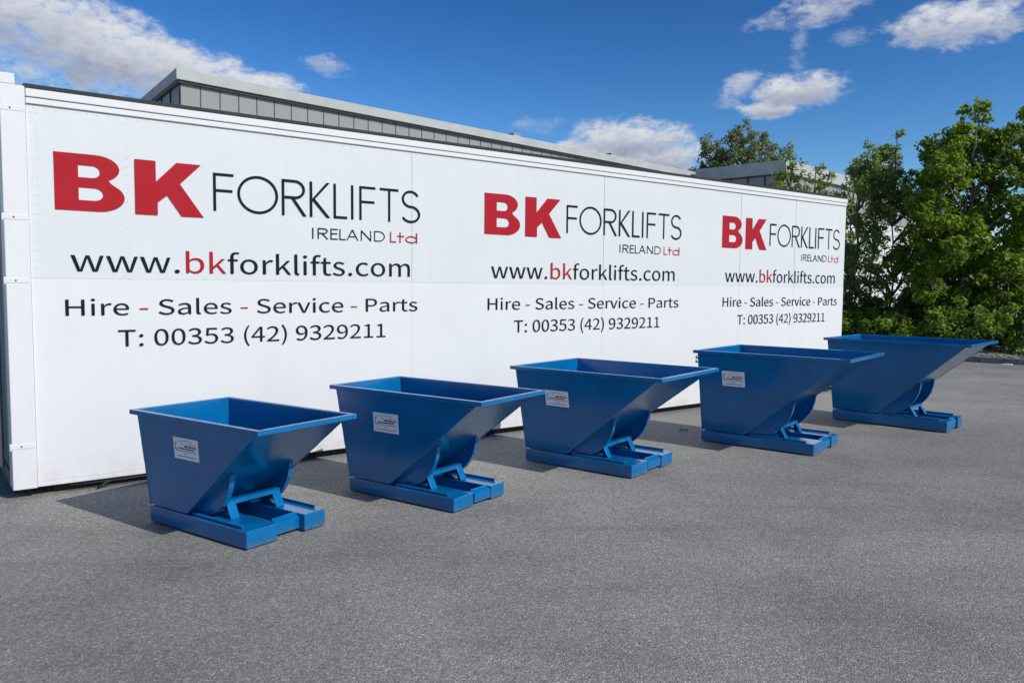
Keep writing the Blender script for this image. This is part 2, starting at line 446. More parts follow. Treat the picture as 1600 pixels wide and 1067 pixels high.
# ------------------------------------------------------------------ lettering
GL = {"w":[281,[[45,63,62,0,75,0,87,0,99,0,108,34,117,68,126,102,131,120,135,138,139,157,140,157,141,157,141,157,146,138,149,120,154,103,163,68,172,34,181,0,194,0,207,0,220,0,237,63,255,127,272,190,261,190,251,190,241,190,232,153,222,117,213,80,209,62,206,45,202,27,201,27,201,27,200,27,195,45,191,62,187,80,177,117,167,153,157,190,146,190,136,190,126,190,116,153,106,117,96,80,91,62,87,45,83,27,83,27,82,27,82,27,78,45,74,62,70,80,61,117,51,153,42,190,31,190,20,190,9,190,27,127]]],".":[97,[[36,-5,49,-5,61,-5,72,5,72,20,72,34,61,44,49,44,36,44,26,34,26,20,26,5]]],"b":[216,[[98,-5,116,-5,159,-5,199,33,199,98,199,157,172,195,123,195,102,195,81,183,63,168,63,180,64,191,64,202,64,228,64,253,64,279,54,279,43,279,32,279,32,186,32,93,32,0,41,0,49,0,58,0,59,7,60,13,61,20,61,20,62,20,62,20,78,5],[142,22,111,22,98,22,81,27,64,42,64,75,64,109,64,142,82,159,99,168,115,168,151,168,165,140,165,98,165,51]]],"k":[193,[[32,93,32,0,43,0,53,0,64,0,64,17,64,33,64,50,76,64,88,78,99,92,118,61,137,31,155,0,167,0,178,0,190,0,166,38,142,76,118,113,139,139,160,165,181,190,169,190,158,190,146,190,119,157,92,123,65,90,65,90,64,90,64,90,64,153,64,216,64,279,53,279,43,279,32,279,32,186]]],"f":[114,[[12,172,12,164,20,164,29,164,37,164,37,109,37,55,37,0,48,0,59,0,69,0,69,55,69,109,69,164,83,164,96,164,110,164,110,173,110,181,110,190,96,190,83,190,69,190,69,200,69,210,69,220,69,245,78,258,96,258,103,258,111,256,118,252,120,261,122,269,125,277,116,281,105,283,93,283,55,283,37,259,37,221,37,210,37,200,37,190,29,190,20,189,12,188,12,180]]],"o":[212,[[60,-5,106,-5,153,-5,194,32,194,95,194,158,153,195,106,195,60,195,18,158,18,95,18,32],[139,22,106,22,73,22,51,51,51,95,51,139,73,168,106,168,139,168,161,139,161,95,161,51]]],"r":[136,[[32,63,32,0,43,0,54,0,64,0,64,41,64,81,64,122,77,154,96,166,112,166,120,166,124,165,131,163,133,172,135,182,137,191,131,194,125,195,116,195,95,195,76,180,62,155,62,155,62,155,62,155,61,167,60,179,58,190,50,190,41,190,32,190,32,127]]],"l":[99,[[42,-5,66,-5,75,-5,80,-3,84,-2,83,6,81,15,80,23,76,22,75,22,73,22,68,22,64,26,64,36,64,117,64,198,64,279,54,279,43,279,32,279,32,198,32,118,32,38,32,11]]],"i":[96,[[32,63,32,0,43,0,54,0,64,0,64,63,64,127,64,190,54,190,43,190,32,190,32,127],[36,229,48,229,61,229,70,238,70,251,70,263,61,271,48,271,36,271,27,263,27,251,27,238]]],"t":[132,[[51,-5,92,-5,104,-5,116,-1,127,2,125,11,123,19,121,27,114,24,106,21,99,21,77,21,70,35,70,58,70,93,70,129,70,164,87,164,104,164,121,164,121,173,121,181,121,190,104,190,87,190,70,190,70,208,70,226,70,244,61,244,52,244,43,244,42,226,41,208,40,190,30,190,19,189,9,188,9,180,9,172,9,164,19,164,28,164,38,164,38,129,38,94,38,59,38,21]]],"s":[164,[[55,-5,82,-5,127,-5,151,21,151,52,151,88,121,99,93,110,72,118,52,125,52,143,52,158,63,170,88,170,104,170,118,163,131,153,136,160,141,167,146,173,132,185,111,195,87,195,46,195,22,171,22,141,22,109,50,96,77,86,98,78,120,69,120,50,120,34,108,20,83,20,60,20,43,29,27,43,21,36,16,29,11,22,29,7]]],"c":[179,[[57,-5,107,-5,130,-5,152,5,169,19,164,26,159,34,155,41,143,30,127,22,110,22,75,22,51,51,51,95,51,139,76,168,111,168,126,168,138,161,149,152,154,159,160,166,165,173,152,185,134,195,110,195,61,195,18,158,18,95,18,32]]],"m":[324,[[32,63,32,0,43,0,54,0,64,0,64,46,64,92,64,138,82,158,98,167,112,167,136,167,147,152,147,116,147,77,147,39,147,0,158,0,169,0,179,0,179,46,179,92,179,138,197,158,213,167,227,167,251,167,263,152,263,116,263,77,263,39,263,0,273,0,284,0,294,0,294,40,294,80,294,120,294,169,276,195,237,195,214,195,194,180,174,159,166,181,151,195,121,195,99,195,79,181,62,162,62,162,62,162,62,162,61,172,60,181,58,190,50,190,41,190,32,190,32,127]]],"H":[255,[[35,86,35,0,46,0,57,0,68,0,68,40,68,81,68,121,107,121,147,121,187,121,187,81,187,40,187,0,198,0,209,0,220,0,220,86,220,171,220,257,209,257,198,257,187,257,187,221,187,185,187,149,147,149,107,149,68,149,68,185,68,221,68,257,57,257,46,257,35,257,35,171]]],"e":[194,[[58,-5,109,-5,135,-5,155,4,172,15,168,22,164,29,160,36,146,27,131,21,113,21,77,21,52,47,50,88,92,88,135,88,178,88,179,92,179,99,179,106,179,160,152,195,103,195,60,195,18,157,18,95,18,32],[83,110,49,110,53,148,77,169,104,169,134,169,151,149,151,110,117,110]]],"a":[197,[[44,-5,76,-5,99,-5,121,8,139,23,139,23,140,23,140,23,141,15,142,8,143,0,152,0,160,0,169,0,169,39,169,78,169,117,169,164,150,195,103,195,72,195,46,181,29,170,33,163,37,155,41,148,56,158,76,168,98,168,129,168,137,145,137,120,56,111,21,91,21,49,21,15],[103,21,85,21,66,21,51,30,51,51,51,76,73,92,137,99,137,81,137,64,137,46,119,30]]],"S":[209,[[70,-5,106,-5,160,-5,194,28,194,68,194,106,171,124,141,137,129,142,116,147,104,153,84,161,62,171,62,196,62,218,81,233,110,233,133,233,152,224,168,209,174,216,179,223,185,230,167,248,140,261,110,261,63,261,29,233,29,193,29,156,57,138,81,127,93,122,105,117,118,111,142,100,161,92,161,65,161,41,141,24,107,24,80,24,54,36,36,56,30,48,23,41,17,33,39,10]]],"v":[182,[[50,63,73,0,86,0,98,0,111,0,133,63,155,127,178,190,167,190,157,190,146,190,134,154,122,118,110,82,105,63,98,44,93,26,92,26,92,26,91,26,85,44,79,63,74,82,62,118,50,154,38,190,27,190,16,190,5,190,27,127]]],"P":[222,[[35,86,35,0,46,0,57,0,68,0,68,34,68,68,68,102,82,102,96,102,110,102,166,102,204,127,204,181,204,237,166,257,109,257,84,257,60,257,35,257,35,171],[80,129,68,129,68,162,68,196,68,230,80,230,92,230,104,230,150,230,172,219,172,181,172,145,151,129,106,129,93,129]]],"T":[210,[[89,76,89,0,99,0,110,0,121,0,121,76,121,153,121,229,147,229,173,229,199,229,199,238,199,248,199,257,136,257,74,257,11,257,11,248,11,238,11,229,37,229,63,229,89,229,89,153]]],":":[97,[[36,137,49,137,61,137,72,146,72,161,72,175,61,186,49,186,36,186,26,175,26,161,26,146],[36,-5,49,-5,61,-5,72,5,72,20,72,34,61,44,49,44,36,44,26,34,26,20,26,5]]],"0":[194,[[48,-5,97,-5,146,-5,177,40,177,129,177,218,146,261,97,261,48,261,18,218,18,129,18,40],[126,21,97,21,68,21,48,54,48,129,48,204,68,236,97,236,126,236,146,204,146,129,146,54]]],"3":[194,[[52,-5,92,-5,138,-5,175,23,175,69,175,104,151,126,120,134,120,134,120,135,120,136,148,145,166,166,166,197,166,238,134,261,91,261,62,261,39,248,20,231,25,224,31,217,37,210,51,225,69,235,90,235,117,235,133,219,133,195,133,167,116,146,62,146,62,137,62,129,62,121,122,121,142,101,142,70,142,40,121,22,90,22,61,22,42,36,27,51,21,45,16,38,10,31,27,12]]],"5":[194,[[51,-5,92,-5,135,-5,176,27,176,83,176,140,141,165,98,165,83,165,71,161,60,155,62,180,64,205,67,229,99,229,131,229,163,229,163,238,163,248,163,257,122,257,80,257,39,257,36,217,33,177,30,137,36,133,42,130,47,126,62,136,73,141,90,141,122,141,143,119,143,83,143,45,119,22,89,22,59,22,40,36,26,50,20,43,15,36,9,29,27,12]]],"(":[118,[[51,-16,84,-69,90,-66,97,-63,103,-60,73,-10,59,49,59,109,59,168,73,227,103,277,97,280,90,283,84,286,51,234,32,178,32,109,32,40]]],"4":[194,[[119,24,119,0,129,0,139,0,149,0,149,24,149,47,149,71,161,71,172,71,183,71,183,79,183,88,183,96,172,96,161,96,149,96,149,150,149,203,149,257,137,257,126,257,114,257,78,202,43,147,7,92,7,85,7,78,7,71,44,71,82,71,119,71,119,47],[119,123,119,96,93,96,67,96,40,96,60,125,79,155,99,184,106,196,113,209,119,222,120,222,120,222,121,222,120,209,119,188,119,175,119,149]]],")":[118,[[28,-66,35,-69,67,-16,86,40,86,109,86,178,67,234,35,286,28,283,21,280,15,277,45,227,60,168,60,109,60,49,45,-10,15,-60,21,-63]]],"9":[194,[[54,-5,82,-5,130,-5,175,35,175,139,175,221,138,261,89,261,49,261,15,228,15,178,15,125,43,97,86,97,107,97,130,110,145,129,143,49,114,22,81,22,64,22,49,29,38,42,32,35,26,28,20,22,35,7],[141,208,145,155,128,131,109,121,91,121,61,121,46,144,46,178,46,213,64,236,89,236,122,236]]],"2":[194,[[15,6,15,0,69,0,123,0,177,0,177,9,177,18,177,28,153,28,129,28,106,28,93,28,77,26,64,25,124,82,165,134,165,186,165,231,136,261,90,261,57,261,35,246,14,224,20,218,26,212,33,206,47,223,65,235,86,235,118,235,133,214,133,185,133,140,96,89,15,19,15,13]]],"1":[194,[[31,9,31,0,78,0,125,0,172,0,172,9,172,18,172,27,154,27,137,27,120,27,120,103,120,180,120,257,112,257,104,257,96,257,82,249,65,243,42,238,42,232,42,225,42,218,58,218,73,218,88,218,88,154,88,90,88,27,69,27,50,27,31,27,31,18]]],"-":[121,[[16,94,16,86,46,86,76,86,106,86,106,94,106,102,106,110,76,110,46,110,16,110,16,102]]],"d":[217,[[49,-5,97,-5,120,-5,140,8,155,22,155,22,155,22,156,22,157,15,158,7,159,0,167,0,176,0,185,0,185,93,185,186,185,279,174,279,163,279,153,279,153,254,153,230,153,206,153,195,154,184,154,173,138,187,123,195,101,195,57,195,19,157,19,95,19,32],[121,22,104,22,71,22,51,49,51,95,51,139,76,168,106,168,122,168,137,162,153,148,153,115,153,82,153,48,137,31]]],"I":[103,[[35,86,35,0,46,0,57,0,68,0,68,86,68,171,68,257,57,257,46,257,35,257,35,171]]],"R":[222,[[82,135,68,135,68,167,68,199,68,230,82,230,96,230,111,230,151,230,173,218,173,185,173,151,151,135,111,135,96,135],[155,36,176,0,188,0,200,0,213,0,191,37,169,75,147,112,182,121,205,145,205,185,205,238,168,257,116,257,89,257,62,257,35,257,35,171,35,86,35,0,46,0,57,0,68,0,68,36,68,73,68,109,83,109,98,109,114,109,135,73]]],"E":[206,[[35,86,35,0,86,0,136,0,187,0,187,9,187,18,187,28,147,28,107,28,68,28,68,59,68,90,68,121,100,121,132,121,165,121,165,130,165,140,165,149,132,149,100,149,68,149,68,176,68,202,68,229,106,229,145,229,183,229,183,238,183,248,183,257,134,257,85,257,35,257,35,171]]],"L":[190,[[35,86,35,0,84,0,132,0,180,0,180,9,180,18,180,28,143,28,105,28,68,28,68,104,68,180,68,257,57,257,46,257,35,257,35,171]]],"A":[213,[[30,86,1,0,12,0,23,0,34,0,42,26,51,52,59,78,90,78,121,78,153,78,161,52,169,26,177,0,189,0,200,0,211,0,182,86,153,171,124,257,112,257,100,257,88,257,59,171],[93,104,67,104,71,117,75,130,79,144,89,173,97,200,105,230,106,230,106,230,106,230,115,201,123,173,132,144,136,130,141,117,145,104,119,104]]],"N":[253,[[35,86,35,0,46,0,56,0,66,0,66,45,66,90,66,135,66,162,63,189,62,215,62,215,63,215,63,215,73,197,82,180,91,162,122,108,153,54,185,0,196,0,207,0,218,0,218,86,218,171,218,257,208,257,197,257,187,257,187,212,187,168,187,123,187,97,189,68,192,42,191,42,190,42,190,42,181,60,171,77,162,95,131,149,100,203,68,257,57,257,46,257,35,257,35,171]]],"n":[214,[[32,63,32,0,43,0,54,0,64,0,64,46,64,92,64,138,83,157,97,167,116,167,141,167,152,152,152,116,152,77,152,39,152,0,163,0,174,0,184,0,184,40,184,80,184,120,184,169,166,195,126,195,100,195,80,181,62,162,62,162,62,162,62,162,61,172,60,181,58,190,50,190,41,190,32,190,32,127]]],"u":[213,[[48,-5,88,-5,114,-5,133,9,151,30,151,30,151,30,152,30,152,20,153,10,154,0,163,0,172,0,181,0,181,63,181,127,181,190,170,190,159,190,149,190,149,145,149,100,149,55,131,33,117,23,97,23,72,23,62,38,62,74,62,112,62,151,62,190,51,190,40,190,29,190,29,150,29,110,29,70,29,21]]]}
SPACE = 78

class Ink:
    """flat filled outlines in the (x, z) plane of the wall, turned into one mesh"""
    def __init__(self): self.c = bpy.data.curves.new('ink', 'CURVE'); self.c.dimensions = '2D'; self.c.fill_mode = 'FRONT'; self.c.resolution_u = 4
    def poly(self, pts):
        s = self.c.splines.new('POLY'); s.points.add(len(pts) - 1); s.use_cyclic_u = True
        for p, q in zip(s.points, pts): p.co = (q[0], q[1], 0, 1)
    def bez(self, raw, ox, oy, sx, sy):
        n = len(raw) // 6
        s = self.c.splines.new('BEZIER'); s.bezier_points.add(n - 1); s.use_cyclic_u = True
        for i, p in enumerate(s.bezier_points):
            r = raw[i * 6:i * 6 + 6]
            p.handle_left_type = p.handle_right_type = 'FREE'
            p.handle_left = (ox + r[0] * sx, oy + r[1] * sy, 0)
            p.co = (ox + r[2] * sx, oy + r[3] * sy, 0)
            p.handle_right = (ox + r[4] * sx, oy + r[5] * sy, 0)
    def build(self, name, m, parent, y):
        tmp = bpy.data.objects.new('tmp', self.c); col.objects.link(tmp)
        bpy.context.view_layer.update()
        me = bpy.data.meshes.new_from_object(tmp.evaluated_get(bpy.context.evaluated_depsgraph_get()))
        bpy.data.objects.remove(tmp)
        co = np.empty(len(me.vertices) * 3); me.vertices.foreach_get('co', co); co = co.reshape(-1, 3)
        co = np.stack([co[:, 0], np.full(len(co), y), co[:, 1]], 1)
        me.vertices.foreach_set('co', co.ravel()); me.update()
        me.name = name; me.materials.clear(); me.materials.append(m)
        o = bpy.data.objects.new(name, me); col.objects.link(o); o.parent = parent
        return o

def text(inks, runs, x0, x1, z, sy, ox, k):
    """runs: [(string, ink index)]; fits the line between x0 and x1"""
    full = ''.join(r[0] for r in runs)
    L = 0; first = last = None
    for ch in full:
        if ch == ' ': L += SPACE; continue
        adv, sp = GL[ch]
        xs = [x for s in sp for x in s[2::6]]
        if first is None: first = L + min(xs)
        last = L + max(xs); L += adv
    sx = (x1 - x0) / (last - first)
    pen = 0
    for st, ii in runs:
        for ch in st:
            if ch == ' ': pen += SPACE; continue
            adv, sp = GL[ch]
            for s in sp: inks[ii].bez(s, ox + k * (x0 + (pen - first) * sx), z, sx * k, sy)
            pen += adv

def arc(cx, cz, rx, rz, a0, a1, n=18):
    return [(cx + rx * math.cos(R(a0 + (a1 - a0) * i / n)), cz + rz * math.sin(R(a0 + (a1 - a0) * i / n))) for i in range(n + 1)]

def thin_letter(ch, x0, x1, h, t):
    """thin geometric capitals as clean outlines; returns list of loops"""
    w = x1 - x0
    P = lambda pts: [(x0 + a, b) for a, b in pts]
    if ch == 'F':
        return [P([(0, 0), (0, h), (w, h), (w, h - t), (t, h - t), (t, .54 * h + t / 2), (w * .94, .54 * h + t / 2), (w * .94, .54 * h - t / 2), (t, .54 * h - t / 2), (t, 0)])]
    if ch == 'E':
        return [P([(0, 0), (0, h), (w, h), (w, h - t), (t, h - t), (t, .54 * h + t / 2), (w * .92, .54 * h + t / 2), (w * .92, .54 * h - t / 2), (t, .54 * h - t / 2), (t, t), (w, t), (w, 0)])]
    if ch == 'I': return [P([(0, 0), (0, h), (w, h), (w, 0)])]
    if ch == 'L': return [P([(0, 0), (0, h), (t, h), (t, t), (w, t), (w, 0)])]
    if ch == 'T': return [P([(w / 2 - t / 2, 0), (w / 2 - t / 2, h - t), (0, h - t), (0, h), (w, h), (w, h - t), (w / 2 + t / 2, h - t), (w / 2 + t / 2, 0)])]
    if ch == 'O':
        c = w / 2
        return [P(arc(c, h / 2, w / 2, h / 2 + t * .2, 0, 350, 35)), P(arc(c, h / 2, w / 2 - t, h / 2 - t * .8, 0, 350, 35))]
    if ch == 'K':
        return [P([(0, 0), (0, h), (t, h), (t, .52 * h), (w - 1.6 * t, h), (w - .15 * t, h), (2.1 * t, .515 * h), (w, 0), (w - 1.45 * t, 0), (t, .475 * h), (t, 0)])]
    if ch == 'R':
        r = .265 * h; bx = w * .52
        out = [(0, 0), (0, h), (bx, h)] + arc(bx, h - r, w * .42, r, 80, -80, 16) + [(bx, h - 2 * r), (bx - .0 * t, h - 2 * r), (w, 0), (w - 1.4 * t, 0), (bx - 1.35 * t, h - 2 * r), (t, h - 2 * r), (t, 0)]
        inn = [(t, h - t), (bx, h - t)] + arc(bx, h - r, w * .42 - t, r - t, 80, -80, 16) + [(bx, h - 2 * r + t), (t, h - 2 * r + t)]
        return [P(out), P(inn)]
    if ch == 'D':
        r = h / 2; bx = w * .42
        return [P([(0, 0), (0, h), (bx, h)] + arc(bx, r, w - bx, r, 80, -80, 18) + [(bx, 0)]),
                P([(t, h - t), (bx, h - t)] + arc(bx, r, w - bx - t, r - t, 80, -80, 18) + [(bx, t), (t, t)])]
    if ch == 'A':
        return [P([(0, 0), (w / 2 - t * .6, h), (w / 2 + t * .6, h), (w, 0), (w - t * 1.1, 0), (w * .77, .3 * h), (w * .23, .3 * h), (t * 1.1, 0)]),
                P([(w * .27, .3 * h + t), (w * .5, h - 1.5 * t), (w * .73, .3 * h + t)])]
    if ch == 'N':
        return [P([(0, 0), (0, h), (t, h), (w - t, 1.7 * t), (w - t, h), (w, h), (w, 0), (w - t, 0), (t, h - 1.7 * t), (t, 0)])]
    if ch == 't':
        m = w * .42
        return [P([(m - t / 2, 0), (m - t / 2, .68 * h - t), (0, .68 * h - t), (0, .68 * h), (m - t / 2, .68 * h), (m - t / 2, h), (m + t / 2, h), (m + t / 2, .68 * h), (w, .68 * h), (w, .68 * h - t), (m + t / 2, .68 * h - t), (m + t / 2, 0)])]
    if ch == 'd':
        rx = w / 2; rz = .35 * h
        a0 = math.degrees(math.acos((w - t - rx) / rx))
        hole = [(min(a, w - t - .0005), c) for a, c in arc(rx, rz, rx - t, rz - t, 0, 350, 35)]
        return [P([(w, 0), (w, h), (w - t, h)] + arc(rx, rz, rx, rz, a0, 360 - a0, 30) + [(w - t, 0)]), P(hole)]
    if ch == 'S':
        rx = (w - t) / 2; rz = (h - t) / 4
        cxx = w / 2
        path = arc(cxx, h - t / 2 - rz, rx * .9, rz, 25, 270, 22)[:-1] + arc(cxx, t / 2 + rz, rx, rz, 90, -155, 22)
        L, Rr = [], []
        for i, p in enumerate(path):
            a = path[max(0, i - 1)]; b = path[min(len(path) - 1, i + 1)]
            d = Vector((b[0] - a[0], b[1] - a[1])).normalized()
            L.append((p[0] - d.y * t / 2, p[1] + d.x * t / 2)); Rr.append((p[0] + d.y * t / 2, p[1] - d.x * t / 2))
        return [P(L + Rr[::-1])]
    raise KeyError(ch)

def bold_B():
    o = [(0, 0), (0, 1), (.58, 1)] + arc(.58, .765, .35, .235, 80, -58, 12) + [(.80, .515)] + arc(.60, .265, .40, .265, 50, -80, 14) + [(.60, 0)]
    u = [(.335, .80), (.54, .80)] + arc(.54, .695, .105, .105, 80, -80, 8) + [(.54, .59), (.335, .59)]
    l = [(.335, .41), (.56, .41)] + arc(.56, .30, .125, .11, 80, -80, 8) + [(.56, .19), (.335, .19)]
    return [o, u, l]
def bold_K():
    return [[(0, 0), (0, 1), (.297, 1), (.300, .62), (.60, 1), (.967, 1), (.647, .607), (1, 0), (.665, 0), (.458, .38), (.318, .236), (.316, 0)]]

# ------------------------------------------------------------------ the long white box with the company signs
CT = empty('storage_container', (0, 7.940, 0), R(37.28))
tag(CT, 'long white box trailer body standing on the yard, painted with three rows of company lettering', 'container')
S0, S1, DEP = -4.145, 6.10, 2.45
TOP = 2.79
b = MB()
b.box(S0, S1, 0.012, DEP, 0.10, TOP - 0.004)
b.build('body', WHITE_TRIM, CT)
def panel(z0, z1, m, y0):
    p = MB()
    # slightly oil-canned sheet as a fine grid
    nx, nz = 180, 24
    rnd = random.Random(int(z0 * 100))
    for i in range(nx + 1):
        for j in range(nz + 1):
            x = S0 + (S1 - S0) * i / nx; z = z0 + (z1 - z0) * j / nz
            p.v.append((x, y0 + 0.0016 * math.sin(x * 5.15) * math.sin(PI * (z - z0) / (z1 - z0)), z))
    for i in range(nx):
        for j in range(nz):
            a = i * (nz + 1) + j
            p.f.append((a, a + nz + 1, a + nz + 2, a + 1)); p.mi.append(0)
    # turned edges back to the body
    p.box(S0, S1, y0 + 0.002, 0.012, z0, z0 + 0.01); p.box(S0, S1, y0 + 0.002, 0.012, z1 - 0.01, z1)
    o = p.build('wall_panel', m, CT, smooth=False)
    return o
panel(0.100, 1.5165, WHITE_LO, -0.002)
panel(1.5175, 2.690, WHITE_UP, 0.0005)
def rivets():
    m = MB()
    def riv(x, z, r=0.0036):
        n = 7; y = -0.0035
        vs = [(x + r * math.cos(2 * PI * k / n), y, z + r * math.sin(2 * PI * k / n)) for k in range(n)] + [(x + r * .5 * math.cos(2 * PI * k / n), y - .0008, z + r * .5 * math.sin(2 * PI * k / n)) for k in range(n)]
        m.add(vs, [(k, (k + 1) % n, n + (k + 1) % n, n + k) for k in range(n)] + [tuple(range(n, 2 * n))])
    x = S0 + 0.035
    cols = [x]
    x = -2.9
    xs = [S0 + .03, S0 + .06]
    k = S0 + 0.62
    while k < S1 - .1:
        xs += [k, k + 0.055] if int((k - S0) * 10) % 4 == 0 else [k]
        k += 1.2
    xs += [S1 - .03]
    for xx in xs:
        z = 0.16
        while z < 2.66:
            riv(xx, z); z += 0.062
    xx = S0 + .05
    while xx < S1:
        riv(xx, 2.672, .004); xx += 0.065
    return tag(m.build('rivets', WHITE_TRIM, CT), kind='stuff')
rivets()
for k in (2, 4, 6, 7):
    jx = S0 + 0.62 - .03 + 1.2 * k
    if jx > S1 - .1: break
    jm = MB(); jm.box(jx - .0006, jx + .0006, -.0036, .002, .103, 2.686)
    jm.build('panel_joint', simple('joint_sealant', (.67, .69, .70), .6), CT)
# top rail in three steps with dark grooves, black roof edge above
tr = MB()
tr.box(S0, S1, -0.022, 0.010, 2.737, TOP)
tr.box(S0, S1, -0.014, 0.010, 2.692, 2.731)
tr.build('top_rail', WHITE_TRIM, CT, bevel=0.004)
gv = MB(); gv.box(S0, S1, -0.010, 0.010, 2.7312, 2.7368); gv.box(S0, S1, -0.006, 0.010, 2.6902, 2.6918)
gv.build('rail_groove', simple('grey_sealant', (.30, .31, .32), .7), CT)
re = MB(); re.box(S0 - .01, S1 + .004, -0.016, 0.06, TOP + 0.001, TOP + 0.032); re.box(S0, S1, 0.061, DEP, TOP + 0.001, TOP + 0.018)
re.build('roof_edge', BLACK, CT, bevel=0.004)
br = MB(); br.box(S0, S1, -0.005, 0.011, 0.066, 0.098)
br.build('bottom_rail', WHITE_TRIM, CT, bevel=0.003)
ub = MB(); ub.box(S0 + .1, S1 - .1, 0.06, DEP - .05, 0.012, 0.099)
ub.build('underframe', BLACK, CT)
sk = MB(); sk.tube([(-3.95, -0.012, 0.052), (-3.6, -0.014, 0.05), (-3.0, -0.012, 0.058), (-2.3, -0.010, 0.062)], [.007] * 4, 6)
sk.tube([(-3.78, -0.03, 0.012), (-3.74, -0.035, 0.035), (-3.68, -0.02, 0.052)], [.008] * 3, 6)
sk.build('cable', BLACK, CT, smooth=True)
# corner post with hinge straps
cp = MB()
cp.box(-4.295, S0 - 0.004, -0.030, 0.17, 0.065, 2.800)
cp.box(-4.300, -4.205, -0.030, 0.17, 2.8005, 2.872)
post = cp.build('corner_post', WHITE_TRIM, CT, bevel=0.006)
for z in (2.645, 1.925, 1.50, 0.365):
    h = MB()
    h.hexa([(-4.299, -0.0325, z - .016), (-4.155, -0.0325, z - .016), (-4.155, -0.0301, z - .016), (-4.299, -0.0301, z - .016), (-4.299, -0.0325, z + .016), (-4.155, -0.0325, z + .016), (-4.155, -0.0301, z + .016), (-4.299, -0.0301, z + .016)])
    h.tube([(-4.301, -0.026, z - .024), (-4.301, -0.026, z + .024)], [.007, .007], 10)
    hs_ = h.build('hinge_strap', WHITE_TRIM, post, bevel=0.002)
    bo = MB(); bo.tube([(-4.238, -0.0345, z), (-4.238, -0.0327, z)], [.006, .006], 8)
    bo.build('bolt', FRAME, hs_)
for s_, zt in ((-4.19, .064),):
    ft = MB(); ft.box(s_ - .012, s_ + .012, .04, .08, 0.0, zt)
    ft.build('foot', BLACK, CT, bevel=.004)  # coloured black to carry the shade under the container
for s_ in (-2.2, 0.6, 3.4, 5.8):
    ft = MB(); ft.box(s_ - .05, s_ + .05, .02, .058, 0.0, .097)
    ft.build('foot', BLACK, CT)
# end doors, hung on the corner posts
for y0, y1 in ((0.19, 1.235), (1.245, 2.29)):
    d = MB(); d.box(-4.275, -4.215, y0, y1, 0.13, 2.78)
    for k in range(5):
        yy = y0 + 0.12 + k * (y1 - y0 - .24) / 4
        d.box(-4.290, -4.276, yy - .06, yy + .06, 0.25, 2.66)
    dr = d.build('end_door', DOOR_GREY, CT, bevel=0.006)
    for yy in (y0 + .3, y1 - .3):
        lk = MB(); lk.tube([(-4.315, yy, 0.14), (-4.315, yy, 2.77)], [.016, .016], 8)
        lk.build('locking_bar', STEEL, dr)
p2 = MB(); p2.box(-4.295, S0 - .004, 2.30, DEP, 0.085, 2.800); p2.build('corner_post', DOOR_GREY, CT, bevel=.006)
sl_ = MB(); sl_.box(-4.285, S0 - .004, .175, 2.295, 0.02, 0.125); sl_.build('door_sill', simple('rusty_sill', (.20, .17, .13), .8, .3), CT)

FORK = [('F', 1.073, 1.230), ('O', 1.258, 1.588), ('R', 1.619, 1.830), ('K', 1.859, 2.040), ('L', 2.071, 2.196), ('I', 2.232, 2.254), ('F', 2.310, 2.465), ('T', 2.508, 2.694), ('S', 2.720, 2.919)]
IREL = [('I', 1.878, 1.888), ('R', 1.926, 2.022), ('E', 2.041, 2.108), ('L', 2.123, 2.180), ('A', 2.187, 2.300), ('N', 2.323, 2.423), ('D', 2.451, 2.557)]
LTD = [('L', 2.609, 2.671), ('t', 2.681, 2.752), ('d', 2.765, 2.888)]
def company_sign(ox, k, y_up, y_lo):
    red, dark = Ink(), Ink()
    for lp in bold_B(): red.poly([(ox + k * (a * .445), 1.993 + c * .397) for a, c in lp])
    for lp in bold_K(): red.poly([(ox + k * (.515 + a * .485), 1.993 + c * .397) for a, c in lp])
    sign = red.build('company_sign', RED, CT, y_up)
    sign['label'] = 'painted sign with bold red initials, thin dark company name and contact lines below'
    for ch, a, c in FORK:
        for lp in thin_letter(ch, a, c, .292, .0215): dark.poly([(ox + k * p, 2.052 + q) for p, q in lp])
    dark.build('company_name', INK, sign, y_up)
    i1, i2 = Ink(), Ink()
    for ch, a, c in IREL:
        for lp in thin_letter(ch, a, c, .092, .0095): i1.poly([(ox + k * p, 1.872 + q) for p, q in lp])
    for ch, a, c in LTD:
        for lp in thin_letter(ch, a, c, .094, .0115): i2.poly([(ox + k * p, 1.870 + q) for p, q in lp])
    i1.build('country_line', INK, sign, y_up); i2.build('company_suffix', RED, sign, y_up)
    def line(runs, x0, x1, z, sy, y):
        inks = [Ink() for _ in runs]
        text(inks, [(r[0], i) for i, r in enumerate(runs)], x0, x1, z, sy, ox, k)
        for r, i in zip(runs, inks): i.build(r[1], RED if r[2] else INK, sign, y)
    line([('www.', 'web_prefix', 0), ('bk', 'web_initials', 1), ('forklifts.com', 'web_address', 0)], .086, 2.812, 1.568, .1145 / 190, y_up)
    line([('Hire ', 'service_word', 0), ('-', 'dash', 1), (' Sales ', 'service_word', 0), ('-', 'dash', 1), (' Service ', 'service_word', 0), ('-', 'dash', 1), (' Parts', 'service_word', 0)], .045, 2.89, 1.256, .114 / 257, y_lo)
    line([('T: ', 'phone_prefix', 0), ('00353 (42) 9329211', 'phone_number', 0)], .378, 2.560, 1.026, .121 / 257, y_lo)
for ox, k in ((-3.990, 1.0), (-0.352, 0.982), (3.276, 0.920)): company_sign(ox, k, -0.0045, -0.0075)

